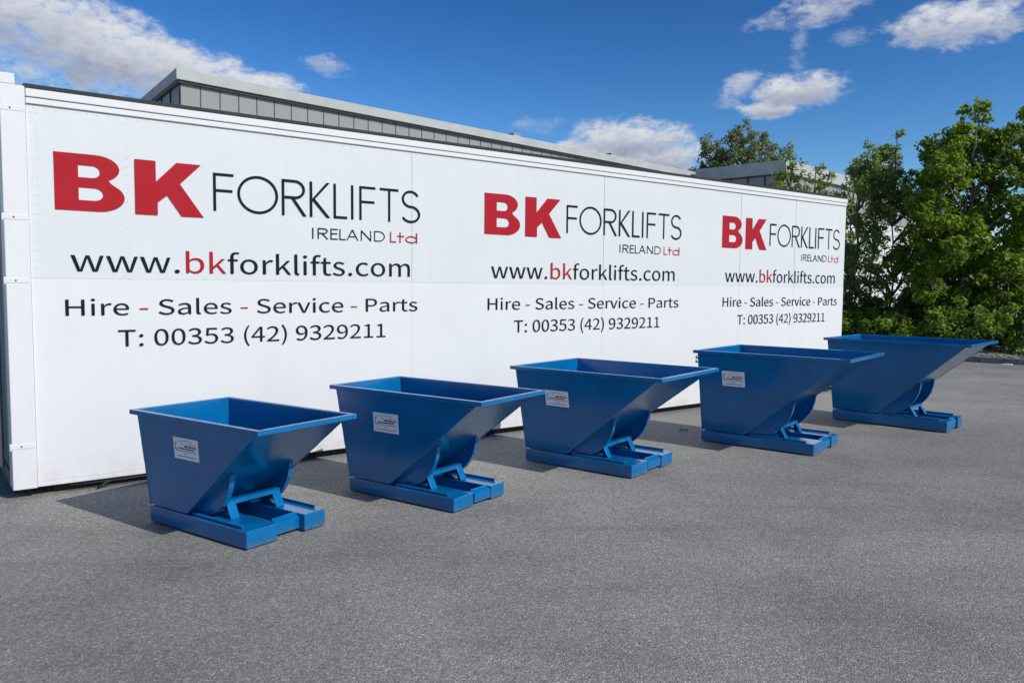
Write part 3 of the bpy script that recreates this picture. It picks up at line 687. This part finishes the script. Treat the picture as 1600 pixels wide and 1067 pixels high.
# ------------------------------------------------------------------ tipping skips
# x, y, angle, base L, W, height, rim u0, v0, L, W, z
BINS = [(-2.2585, 4.8661, -34.19, .9473, .5796, .1092, -.0833, -.0728, 1.2362, .7269, .7115),
        (-1.1730, 5.6574, -34.90, .9780, .5685, .0998, -.1115, -.0842, 1.3768, .7377, .7738),
        (0.1248, 6.7074, -37.74, 1.0356, .6986, .1067, -.0508, -.1640, 1.4122, 1.0240, .8269),
        (1.8610, 7.6550, -39.24, 1.0864, .6868, .1084, -.0197, -.1863, 1.4441, 1.0568, .9011),
        (3.6918, 9.0114, -44.07, 1.1993, .5457, .1201, -.0336, -.2494, 1.4845, 1.0409, .9502)]
STK = [(.311, .583, .243, .130), (.279, .612, .236, .136), (.265, .647, .227, .131), (.247, .718, .222, .143), None]
BLAB = ['blue tipping skip nearest the camera, leftmost of the row, before the largest red letters',
        'blue tipping skip second from the left, partly hidden by the lip of the leftmost',
        'blue tipping skip in the middle of the row of five, white sticker near its corner',
        'blue tipping skip with small hooks on its back edge, second from the far right end',
        'largest farthest blue tipping skip, without a sticker, standing before the green hedge']
GRP = 'blue tipping skips lined up along the white container'

def skip(i):
    x, y, th, bL, bW, bh, u0, v0, rL, rW, rz = BINS[i]
    T = empty('tipping_skip', (x, y, 0), R(th))
    tag(T, BLAB[i], 'skip', GRP)
    wa, wb = .37 * bW, .72 * bW                 # inner faces of the two pockets
    rail = 0.012
    # --- fork pockets: closed boxes with an angle-iron rail along the outer edge
    for (a, c, side) in ((0, wa, -1), (wb, bW, 1)):
        p = MB()
        p.box(0, bL, a, c, 0.008, bh)
        fp = p.build('fork_pocket', BLUE, T, bevel=.006, segs=3)
        r = MB()
        yy = a + .022 if side < 0 else c - .030
        r.box(.45 * bL, .93 * bL, yy, yy + .008, bh + .0005, bh + .019)
        r.box(.45 * bL, .93 * bL, yy - (.012 if side < 0 else -.0085), yy - .0005 if side < 0 else yy + .020, bh + .013, bh + .019)
        r.build('angle_rail', BLUE, fp, bevel=.0015)
    cen = MB()
    cen.box(.02, .90 * bL, wa + .001, wb - .001, .010, .020)
    cen.box(.02, .06, wa + .001, wb - .001, .0205, bh - .004)
    cen.build('floor_plate', BLUE, T)
    pf = .912 if i == 0 else .955
    lp = MB()                                   # folded front plate between the pockets
    z1 = bh + .004
    prof = [(pf * bL, .020), (pf * bL + .006, .020), (pf * bL + .036, .020), (pf * bL + .040, z1 - .028), (pf * bL + .004, z1), (pf * bL - .004, z1)]
    lp.prism_v(prof, wa + .020, wb + (.012 if i == 1 else -.0015))
    lpo = lp.build('latch_plate', BLUE, T, bevel=.002)
    # --- cradle bracket: two leaning plates and a cross bar
    br_ = MB()
    ub0, ut0 = .715 * bL, .655 * bL
    zt = bh + .098
    legv = (.21 * bW, .78 * bW)
    def leg(vc):
        m = MB(); w = .030
        prof = [(ub0, bh + .001), (ub0 + .012, bh + .001), (ut0 + .022, zt), (ut0 + .010, zt)]
        m.prism_v(prof, vc - w, vc + w)
        # gusset behind the plate
        m.prism_v([(ub0 - .07, bh + .001), (ub0 - .001, bh + .001), (ut0 + .009, zt - .004), (ut0 - .015, zt - .004)], vc + w - .008, vc + w)
        m.build('bracket_leg', BLUE, T, bevel=.002)
    for vc in legv: leg(vc)
    m = MB()
    m.box(ut0 - .018, ut0 + .026, legv[0] - .034, legv[1] + .034, zt + .001, zt + .008)
    m.box(ut0 + .020, ut0 + .026, legv[0] + .031, legv[1] - .031, zt - .020, zt + .0005)
    m.build('cross_bar', BLUE, T, bevel=.0015)
    # --- hopper shell
    fu = .40 * bL; zb = bh + .006
    tk = .0336
    ru0, ru1, rv0, rv1 = u0 + tk, u0 + rL - tk, v0 + tk, v0 + rW - tk
    zt_ = rz - .004
    B = [(.004, .004, zb), (fu, .004, zb), (fu, bW - .004, zb), (.004, bW - .004, zb)]
    Tt = [(ru0, rv0, zt_), (ru1, rv0, zt_), (ru1, rv1, zt_), (ru0, rv1, zt_)]
    th_ = .005
    bi = [(.004 + th_, .004 + th_, zb + th_), (fu, .004 + th_, zb + th_), (fu, bW - .004 - th_, zb + th_), (.004 + th_, bW - .004 - th_, zb + th_)]
    ti = [(ru0 + th_, rv0 + th_, zt_), (ru1 - th_ * 1.6, rv0 + th_, zt_), (ru1 - th_ * 1.6, rv1 - th_, zt_), (ru0 + th_, rv1 - th_, zt_)]
    hp = MB()
    hp.add(B + Tt + bi + ti, [(0, 3, 2, 1), (0, 1, 5, 4), (1, 2, 6, 5), (2, 3, 7, 6), (3, 0, 4, 7),
                              (8, 9, 10, 11), (8, 12, 13, 9), (9, 13, 14, 10), (10, 14, 15, 11), (11, 15, 12, 8),
                              (4, 5, 13, 12), (5, 6, 14, 13), (6, 7, 15, 14), (7, 4, 12, 15)])
    H = hp.build('hopper', BLUE, T, bevel=.0025)
    rnd = random.Random(i)
    for (p, q) in ((B[1], Tt[1]), (B[2], Tt[2]), (B[0], Tt[0])):   # weld beads down the folded corners
        wd = MB(); pts = []; rr = []
        for k in range(31):
            f = k / 30
            pts.append(Vector(p).lerp(Vector(q), f)); rr.append(.0030 + rnd.uniform(-.0008, .0008))
        wd.tube(pts, rr, 6)
        wd.build('weld_seam', BLUE, H, smooth=True)
    # --- rim: square tube, butted at the corners
    rm = MB(); w = .032
    rm.box(u0, u0 + rL, v0, v0 + w, rz - .029, rz)
    rm.box(u0, u0 + rL, v0 + rW - w, v0 + rW, rz - .029, rz)
    rm.box(u0, u0 + w, v0 + w + .0004, v0 + rW - w - .0004, rz - .029, rz)
    rm.box(u0 + rL - w, u0 + rL, v0 + w + .0004, v0 + rW - w - .0004, rz - .0285, rz + .0005)
    rm.build('rim', BLUE, T, bevel=.0035, segs=3)
    # --- rockers: curved plates under the chute, with a flange along the curved edge
    slope = (zt_ - zb) / (ru1 - fu)
    d1 = .46 * (ru1 - fu)
    uT, zT = fu + d1, zb + slope * d1 - .001
    Rr = zT - zb - .004
    cu = uT - Rr
    curve = [(cu + Rr * math.cos(R(a)), zT + Rr * math.sin(R(a))) for a in np.linspace(0, -90, 17)]
    # chute half-widths at that height (the hopper widens upward)
    for side in (0, 1):
        f = .35
        vin = .075 if side == 0 else bW - .075
        vtop = .004 + (rv0 - .004) * f + .085 if side == 0 else (bW - .004) + (rv1 - bW + .004) * f - .085
        vm = .5 * (vin + vtop)
        pl = MB()
        prof = [(fu + .0005, zb + .001)] + [(fu + d1 * k / 6 + .0005, zb + slope * d1 * k / 6 + .0005) for k in range(1, 6)] + curve
        pl.prism_v(prof, vm - .005, vm + .005)
        ro = pl.build('rocker', BLUE, T)
        fl = MB()
        n = len(curve)
        vs = []
        for (a, c) in curve:
            du, dz = (a - cu) / Rr, (c - zT) / Rr
            for (o_, vv) in ((.0006, vm - .017), (.0006, vm + .017), (.008, vm + .017), (.008, vm - .017)): vs.append((a + du * o_, vv, c + dz * o_))
        fs = [(k * 4 + a, k * 4 + (a + 1) % 4, k * 4 + 4 + (a + 1) % 4, k * 4 + 4 + a) for k in range(n - 1) for a in range(4)]
        fs += [(0, 1, 2, 3), tuple(n * 4 - 4 + a for a in range(4))]
        fl.add(vs, fs)
        fl.build('rocker_flange', BLUE, ro, bevel=.0015)
        for k in (4, 8):
            hb = MB(); a, c = curve[k]; du, dz = (a - cu) / Rr, (c - zT) / Rr
            hb.tube([(a + du * .0085, vm, c + dz * .0085), (a + du * .0125, vm, c + dz * .0125)], [.007, .006], 8)
            hb.build('bolt', FRAME, ro)
    # --- release lever and chain at the pivot on the near side
    lv = MB()
    lv.tube([(.50 * bL, .10, bh + .012), (.60 * bL, .085, bh + .030), (.64 * bL, .10, bh + .048)], [.005, .005, .004], 8)
    lv.tube([(.64 * bL, .10, bh + .047), (.645 * bL, .10, bh + .056)], [.009, .007], 8)
    lv.build('release_lever', STEEL, T, smooth=True)
    # --- sticker on the near side panel
    def side_pt(u, z, off):
        f = (z - zb) / (zt_ - zb)
        nrm = Vector((0, -(zt_ - zb), (rv0 - .004))).normalized()
        return Vector((u, .004 + (rv0 - .004) * f, z)) + nrm * off
    if STK[i]:
        su, sz, sw, sh = STK[i]
        def quad(mb, a0, a1, c0, c1, o0, o1):
            pts = [side_pt(su + a * sw, sz - c * sh, o) for o in (o0, o1) for (a, c) in ((a0, c0), (a1, c0), (a1, c1), (a0, c1))]
            mb.hexa(pts)
        s = MB(); quad(s, 0, 1, 0, 1, .0004, .0014)
        st = s.build('information_sticker', STICKER, T)
        e = MB()
        for (a0, a1, c0, c1) in ((.06, .085, .24, .58), (.085, .16, .24, .275), (.085, .16, .545, .58), (.44, .58, .335, .42), (.585, .66, .365, .42), (.665, .72, .32, .42), (.725, .80, .365, .42), (.805, .87, .345, .42), (.875, .93, .365, .42), (.60, .92, .265, .285)): quad(e, a0, a1, c0, c1, .0015, .0019)
        e.build('red_emblem', RED, st)
        q = MB()
        for (a0, a1, c0, c1) in ((.24, .40, .145, .165), (.40, .62, .115, .135), (.62, .76, .145, .165), (.20, .24, .20, .22), (.30, .40, .265, .285),
                                 (.20, .30, .47, .53), (.31, .44, .47, .53), (.45, .56, .47, .53), (.57, .72, .47, .53), (.73, .84, .47, .53), (.09, .94, .60, .625),
                                 (.42, .58, .72, .74), (.12, .30, .84, .87), (.31, .47, .84, .87), (.48, .70, .84, .87), (.71, .88, .84, .87)): quad(q, a0, a1, c0, c1, .0015, .0019)
        q.build('small_print', PRINT, st)
    if i == 3:
        for z in (rz - .075, rz - .115):
            hk = MB()
            hk.box(ru0 - .036, ru0 + .012, rv0 + .03, rv0 + .05, z - .012, z); hk.box(ru0 - .036, ru0 - .028, rv0 + .03, rv0 + .05, z + .0005, z + .016)
            hk.build('hook', BLUE, T, bevel=.002)
    return T
for i in range(5): skip(i)

# ------------------------------------------------------------------ small litter on the yard
def shard(name, x, y, l, w, h, rz, c, label, cat):
    rnd = random.Random(name)
    m = MB(); n = 9
    vs = [(l * .5 * math.cos(2 * PI * k / n) * rnd.uniform(.8, 1), w * .5 * math.sin(2 * PI * k / n) * rnd.uniform(.7, 1), 0.001) for k in range(n)]
    vs += [(v[0] * .8, v[1] * .75, h * rnd.uniform(.7, 1)) for v in vs]
    m.add(vs, [tuple(range(n - 1, -1, -1)), tuple(range(n, 2 * n))] + [(k, (k + 1) % n, n + (k + 1) % n, n + k) for k in range(n)])
    o = m.build(name, simple(name + '_matter', c, .7, .1, 30))
    o.location = (x, y, 0); o.rotation_euler = (0, 0, rz)
    tag(o, label, cat)
shard('wood_offcut', 1.80, 8.21, .13, .04, .022, .1, (.48, .48, .47), 'short pale offcut lying in the shadow between the middle skip and its right neighbour', 'debris')
shard('paper_scrap', 9.97, 15.87, .28, .08, .02, -.6, (.75, .75, .74), 'white scrap of paper lying against the foot of the kerb', 'litter')

# ------------------------------------------------------------------ industrial buildings behind
BA = R(45.3)
def building(name, corner, length, depth, label, n_pan, pw, wall_mat, z_top=9.0, fh=.40, zp=6.75 - 1.7, end_panels=10, shear=0.0):
    T = empty(name, (corner[0], corner[1], 0), BA)
    def MB_():
        m = MB(); b0 = m.build
        def build(*a, **k):
            m.v = [(p[0] + shear * p[1], p[1], p[2]) for p in m.v]
            return b0(*a, **k)
        m.build = build
        return m
    tag(T, label, 'building')
    w = MB_(); w.box(0.12, length - .12, 0.12, depth - .12, 0, zp - .002); w.build('wall', wall_mat, T)
    co = MB_(); co.box(0.2, length - .2, 0.2, depth - .2, zp, z_top - fh - .1); co.build('core', FRAME, T)
    f = MB_()
    o_ = .10
    f.box(-o_, length + o_, -o_, .25, z_top - fh, z_top); f.box(-o_, length + o_, depth - .25, depth + o_, z_top - fh, z_top)
    f.box(-o_, .25, .2504, depth - .2504, z_top - fh, z_top - .001); f.box(length - .25, length + o_, .2504, depth - .2504, z_top - fh, z_top - .001)
    fo = f.build('fascia', FASCIA, T, bevel=.01)
    so_ = MB_(); so_.box(-.02, length + .02, -.02, depth + .02, z_top - fh - .09, z_top - fh - .001); so_.build('soffit', FRAME, T)
    r = MB_(); r.box(.26, length - .26, .26, depth - .26, z_top - .25, z_top - .12); ro = r.build('roof', ROOF, T)
    z1 = z_top - fh - .092
    fr = MB_()
    for k in range(n_pan + 1):
        xx = k * pw + .08
        fr.box(xx - .017, xx + .017, .085, .135, zp + .003, z1)
    fr.box(.06, n_pan * pw + .1, .075, .13, zp - .06, zp - .003)
    for k in range(end_panels + 1):
        yy = .20 + k * (depth - .4) / end_panels
        fr.box(.05, .135, yy - .04, yy + .04, zp + .003, z1)
    fr.build('panel_frame', FRAME, T)
    for k in range(n_pan):
        p = MB_(); xx = k * pw + .08
        p.box(xx + .019, xx + pw - .019, .10, .128, zp + .006, z1 - .003)
        p.build('wall_panel', PANEL, T)
    for k in range(end_panels):
        p = MB_(); y0 = .20 + k * (depth - .4) / end_panels; y1 = .20 + (k + 1) * (depth - .4) / end_panels
        p.box(.10, .128, y0 + .045, y1 - .045, zp + .006, z1 - .003)
        p.build('wall_panel', PANEL, T)
    return T, ro
B1, roof1 = building('industrial_building', (-11.76, 28.25), 40.0, 14.0, 'long low industrial building with pale fascia and grey panels rising behind the white container', 34, .722, RENDER_W, z_top=8.93, fh=.37, shear=.16)
for t_ in (17.0, 25.0):
    v = MB(); v.box(t_, t_ + .45, .3, .75, 8.78, 9.12); v.box(t_ - .04, t_ + .49, .26, .79, 9.1205, 9.16); v.build('roof_vent', FASCIA, B1, bevel=.01)
B2, roof2 = building('industrial_building', (16.0, 47.2), 42.0, 5.9, 'projecting industrial wing with bright fascia, seen behind the saplings and trees at right', 30, 1.4, RENDER_W, fh=.75, zp=6.3, end_panels=5)

# ------------------------------------------------------------------ vegetation
def leaves(name, clumps, per, size, m, parent, seed, droop=0.25, spread=1.0):
    """many small folded leaves in clumps; clumps = [(x,y,z,r)]"""
    rg = np.random.default_rng(seed)
    C = np.repeat(np.array(clumps, float), per, axis=0)
    n = len(C)
    d = rg.normal(size=(n, 3)); d /= np.linalg.norm(d, axis=1)[:, None]
    rad = C[:, 3] * rg.random(n) ** (1 / 2.2) * spread
    pos = C[:, :3] + d * rad[:, None] * np.array([1, 1, .85])
    nrm = d * .6 + rg.normal(size=(n, 3)) * .55 + np.array([0, 0, .55])
    nrm /= np.linalg.norm(nrm, axis=1)[:, None]
    ax = rg.normal(size=(n, 3)) + d * .6 + np.array([0, 0, -droop])
    ax -= nrm * (ax * nrm).sum(1)[:, None]; ax /= np.linalg.norm(ax, axis=1)[:, None]
    sd_ = np.cross(nrm, ax)
    s = size * rg.uniform(.6, 1.25, n)[:, None]
    w = s * rg.uniform(.30, .46, n)[:, None]
    fold = nrm * (w * .35)
    P0 = pos - ax * s * .5
    P1 = pos - ax * s * .12 + sd_ * w + fold
    P2 = pos + ax * s * .5 - nrm * s * .12
    P3 = pos - ax * s * .12 - sd_ * w + fold
    V = np.stack([P0, P1, P2, P3], 1).reshape(-1, 3)
    i0 = np.arange(n) * 4
    F = np.stack([i0, i0 + 1, i0 + 2, i0, i0 + 2, i0 + 3], 1).reshape(-1, 3)
    me = bpy.data.meshes.new(name)
    me.vertices.add(len(V)); me.vertices.foreach_set('co', V.ravel())
    me.loops.add(len(F) * 3); me.loops.foreach_set('vertex_index', F.ravel().astype(np.int32))
    me.polygons.add(len(F)); me.polygons.foreach_set('loop_start', np.arange(len(F), dtype=np.int32) * 3)
    me.update(calc_edges=True); me.validate()
    me.materials.append(m)
    o = bpy.data.objects.new(name, me); col.objects.link(o); o.parent = parent
    return o

def clumps_in(blobs, k, cr, seed, dens=1.0):
    """sub-clumps towards the outside of bigger blobs"""
    rnd = random.Random(seed); out = []
    for (x, y, z, r) in blobs:
        for q in range(max(2, int(k * (r / .7) ** 2 * dens))):
            d = Vector((rnd.gauss(0, 1), rnd.gauss(0, 1), rnd.gauss(0, 1))).normalized()
            rr = r * rnd.uniform(.35, 1.0) ** .6
            out.append((x + d.x * rr, y + d.y * rr, max(.15, z + d.z * rr), cr * rnd.uniform(.7, 1.3)))
    return out

def limb(mb, rnd, p, q, r0, r1, n=7, wob=.06):
    p, q = Vector(p), Vector(q)
    L = (q - p).length
    pts = []; rr = []
    off = Vector((0, 0, 0))
    for k in range(n + 1):
        f = k / n
        off = off * .7 + Vector((rnd.uniform(-1, 1), rnd.uniform(-1, 1), rnd.uniform(-.4, .4))) * wob * L * .35
        pts.append(p.lerp(q, f) + (off if 0 < k < n else Vector()) + Vector((0, 0, -.05 * L * math.sin(PI * f))))
        rr.append(r0 + (r1 - r0) * f)
    mb.tube(pts, rr, 7)

def broad_tree(name, loc, blobs, leafm, bark, label, seed, k=22, cr=.26, per=55, size=.15, r0=.11, stems=1, top=None):
    T = empty(name, loc)
    tag(T, label, 'tree')
    rnd = random.Random(seed)
    tm = MB()
    ztop = max(b_[2] for b_ in blobs)
    bases = [(rnd.uniform(-.5, .5) * (stems > 1), rnd.uniform(-.3, .3) * (stems > 1)) for _ in range(stems)]
    spines = []
    for bx, by in bases:
        tipx, tipy = (top if top else (0, 0))
        tip = Vector((bx * .9 + tipx, by + tipy, ztop * rnd.uniform(.72, .90)))
        pts = []; rr = []
        for q in range(10):
            f = q / 9
            pts.append(Vector((bx, by, -.1)).lerp(tip, f) + Vector((rnd.uniform(-.05, .05), rnd.uniform(-.05, .05), 0)) * (0 < q < 9))
            rr.append(r0 / stems ** .5 * (1 - f) ** .8 + .012)
        tm.tube(pts, rr, 8); spines.append(pts)
    for (x, y, z, r) in blobs:
        sp = min(spines, key=lambda s: (s[4].x - x) ** 2 + (s[4].y - y) ** 2)
        za = max(.5, z - max(.4, math.hypot(x, y) * .8))
        a = min(sp, key=lambda p: abs(p.z - za))
        limb(tm, rnd, a, (x, y, z), .035, .010)
        for q in range(6):
            d = Vector((rnd.gauss(0, 1), rnd.gauss(0, 1), rnd.gauss(.3, .8))).normalized() * r * .85
            limb(tm, rnd, (x, y, z), Vector((x, y, z)) + d, .010, .003, 4)
    tm.build('trunk', bark, T, smooth=True)
    leaves('crown', clumps_in(blobs, k, cr, seed), per, size, leafm, T, seed)
    return T

# big bushy maple at right: blobs = (across, depth, height, radius) in metres
_r = random.Random(21)
def spread_blobs(lst, dy):
    return [(a, _r.uniform(-dy, dy), z, r) for (a, z, r) in lst]
BT = spread_blobs([(-.05, 5.48, .28), (.02, 5.05, .42), (-.30, 4.75, .52), (-.72, 4.80, .34), (1.30, 5.35, .36), (.75, 4.95, .42), (1.55, 5.0, .5), (1.15, 4.70, .55), (.45, 4.55, .55), (1.7, 4.45, .6), (-.95, 4.25, .42), (-.60, 3.95, .62),
                   (.35, 3.70, .80), (1.25, 3.75, .80), (2.15, 3.8, .8), (-1.15, 3.55, .45), (-.95, 3.05, .55), (-.70, 2.45, .70), (.2, 2.60, .85), (1.25, 2.65, .85), (2.3, 2.7, .9), (-.35, 1.65, .70), (.7, 1.65, .8), (1.7, 1.6, .8), (-1.2, 2.2, .45), (-1.0, 1.5, .5)], .85)
broad_tree('maple_tree', (10.75, 19.1, .1), BT, LEAF_MAPLE, BARK_PALE, 'tall bushy maple with dense green crown at the right edge behind the kerb', 5, k=34, cr=.20, per=54, size=.115, stems=3, r0=.12, top=(.1, 0))
def shoots():
    rnd = random.Random(64); out = [(.02, 5.05, .16), (.0, 4.75, .22), (.28, 5.2, .15), (.26, 4.85, .22), (-.28, 4.65, .17), (-.30, 4.35, .25), (.5, 4.5, .2)]
    ex = [(-.75, 3.5), (-.5, 4.3), (0, 4.75), (.3, 4.85), (.6, 4.3), (1.0, 4.0), (1.5, 4.2)]
    for q in range(92):
        x = rnd.uniform(-.75, 1.5)
        top = float(np.interp(x, [e[0] for e in ex], [e[1] for e in ex]))
        z = .5 + (top - .55) * rnd.random() ** .8
        if .35 < x < 1.1 and 2.3 < z < 3.3 and rnd.random() < .5: continue
        out.append((x, z, rnd.uniform(.22, .36)))
    return out
ST = spread_blobs(shoots(), .55)
broad_tree('slender_tree', (9.15, 20.2, .1), ST, LEAF_SLIM, BARK, 'slender open tree with feathery shoots between the container corner and the maple', 9, k=52, cr=.14, per=30, size=.08, stems=4, r0=.035)
SAP = [((7.75, 22.4, .1), [(0, .1, 5.30, .16), (.06, 0, 4.95, .24), (-.12, .1, 4.65, .30), (.2, 0, 4.35, .34), (-.30, 0, 4.15, .34), (.1, 0, 3.8, .4), (-.1, 0, 3.2, .4), (0, 0, 2.6, .4)], 'leafy sapling before the dark end of the wing, leftmost beside the container top', 31),
       ((8.65, 22.9, .1), [(0, 0, 4.80, .18), (.20, 0, 4.5, .28), (-.20, 0, 4.25, .34), (.3, 0, 4.1, .3), (-.45, 0, 3.95, .3), (.05, 0, 3.6, .4), (0, 0, 3.0, .4)], 'short leafy sapling before the bright fascia of the wing', 32),
       ((9.60, 22.6, .1), [(0, 0, 4.35, .24), (-.25, 0, 3.9, .36), (.25, 0, 3.7, .36), (0, 0, 3.1, .45), (.3, 0, 2.4, .45), (-.3, 0, 2.4, .45)], 'low sapling tucked directly behind the slender tree', 33)]
for loc, bl, lab, sdd in SAP:
    t_ = broad_tree('sapling', loc, bl, LEAF_SLIM, BARK, lab, sdd, k=46, cr=.14, per=24, size=.092, r0=.03)
    t_['group'] = 'saplings before the industrial wing'
FT = [(-2.0, 0, 12.0, .95), (-1.7, .3, 10.9, 1.3), (.2, .5, 13.2, .95), (.1, -.5, 11.9, 1.4), (2.0, 0, 12.3, .9), (1.9, 0, 11.2, 1.3), (3.3, .4, 11.0, .9), (-3.2, 0, 10.2, .8), (-.2, 0, 10.4, 2.0), (1.9, .6, 9.9, 1.8), (-1.5, 0, 8.6, 2.0), (1, 0, 8.0, 2.2)]
broad_tree('distant_tree', (16.9, 60.5, 0), FT, LEAF_FAR, BARK, 'hazy grey-green tree standing far behind the flat roofs', 12, k=7, cr=.38, per=44, size=.22, r0=.3)
# undergrowth: bank of low shrubs that reads as one hedge
def hedge():
    T = empty('hedge', kp(0, 1.5, .1))
    tag(T, 'low leafy hedge along the planting bed behind the kerb', 'hedge')
    rnd = random.Random(77)
    cl = []
    base = Vector(kp(0, 1.5, .1))
    t = -4.5
    for q in range(560):
        t = rnd.uniform(-5.0, 7.5); d = rnd.uniform(.75, 3.6)
        hmax = .60 + .55 * min(1, (d - .6) / 1.6) + .18 * math.sin(t * 1.7) + .12 * math.sin(t * 4.1 + 1)
        z = .12 + hmax * rnd.random() ** .55
        p = Vector(kp(t, d, z)) - base
        cl.append((p.x, p.y, p.z, rnd.uniform(.14, .28)))
    leaves('foliage', cl, 80, .095, LEAF_HEDGE, T, 78, droop=.1)
    st = MB()
    for q in range(120):
        t = rnd.uniform(-5, 7.5); d = rnd.uniform(.9, 3.4)
        a = Vector(kp(t, d, .08)) - base
        limb(st, rnd, a, a + Vector((rnd.uniform(-.25, .25), rnd.uniform(-.25, .25), rnd.uniform(.5, 1.1))), .012, .004, 4)
    st.build('stems', BARK, T, smooth=True)
hedge()
def thicket():
    T = empty('thicket', kp(0, 5.0, .1))
    tag(T, 'dark dense thicket of bushes filling the bed behind the trees', 'bushes')
    rnd = random.Random(99); base = Vector(kp(0, 5.0, .1)); cl = []
    for q in range(420):
        t = rnd.uniform(-5.5, 4.2); d = rnd.uniform(3.8, 6.6)
        hm = 2.1 + .5 * math.sin(t * 1.1) + .3 * math.sin(t * 2.9) - .25 * max(0, t - 1)
        p = Vector(kp(t, d, .2 + hm * rnd.random() ** .8)) - base
        cl.append((p.x, p.y, p.z, rnd.uniform(.25, .42)))
    leaves('foliage', cl, 70, .15, LEAF_MAPLE, T, 98)
    st = MB()
    for q in range(60):
        t = rnd.uniform(-5, 4); d = rnd.uniform(4, 6.4)
        a = Vector(kp(t, d, .08)) - base
        limb(st, rnd, a, a + Vector((rnd.uniform(-.4, .4), rnd.uniform(-.4, .4), rnd.uniform(1.0, 2.2))), .02, .006, 5)
    st.build('stems', BARK, T, smooth=True)
thicket()
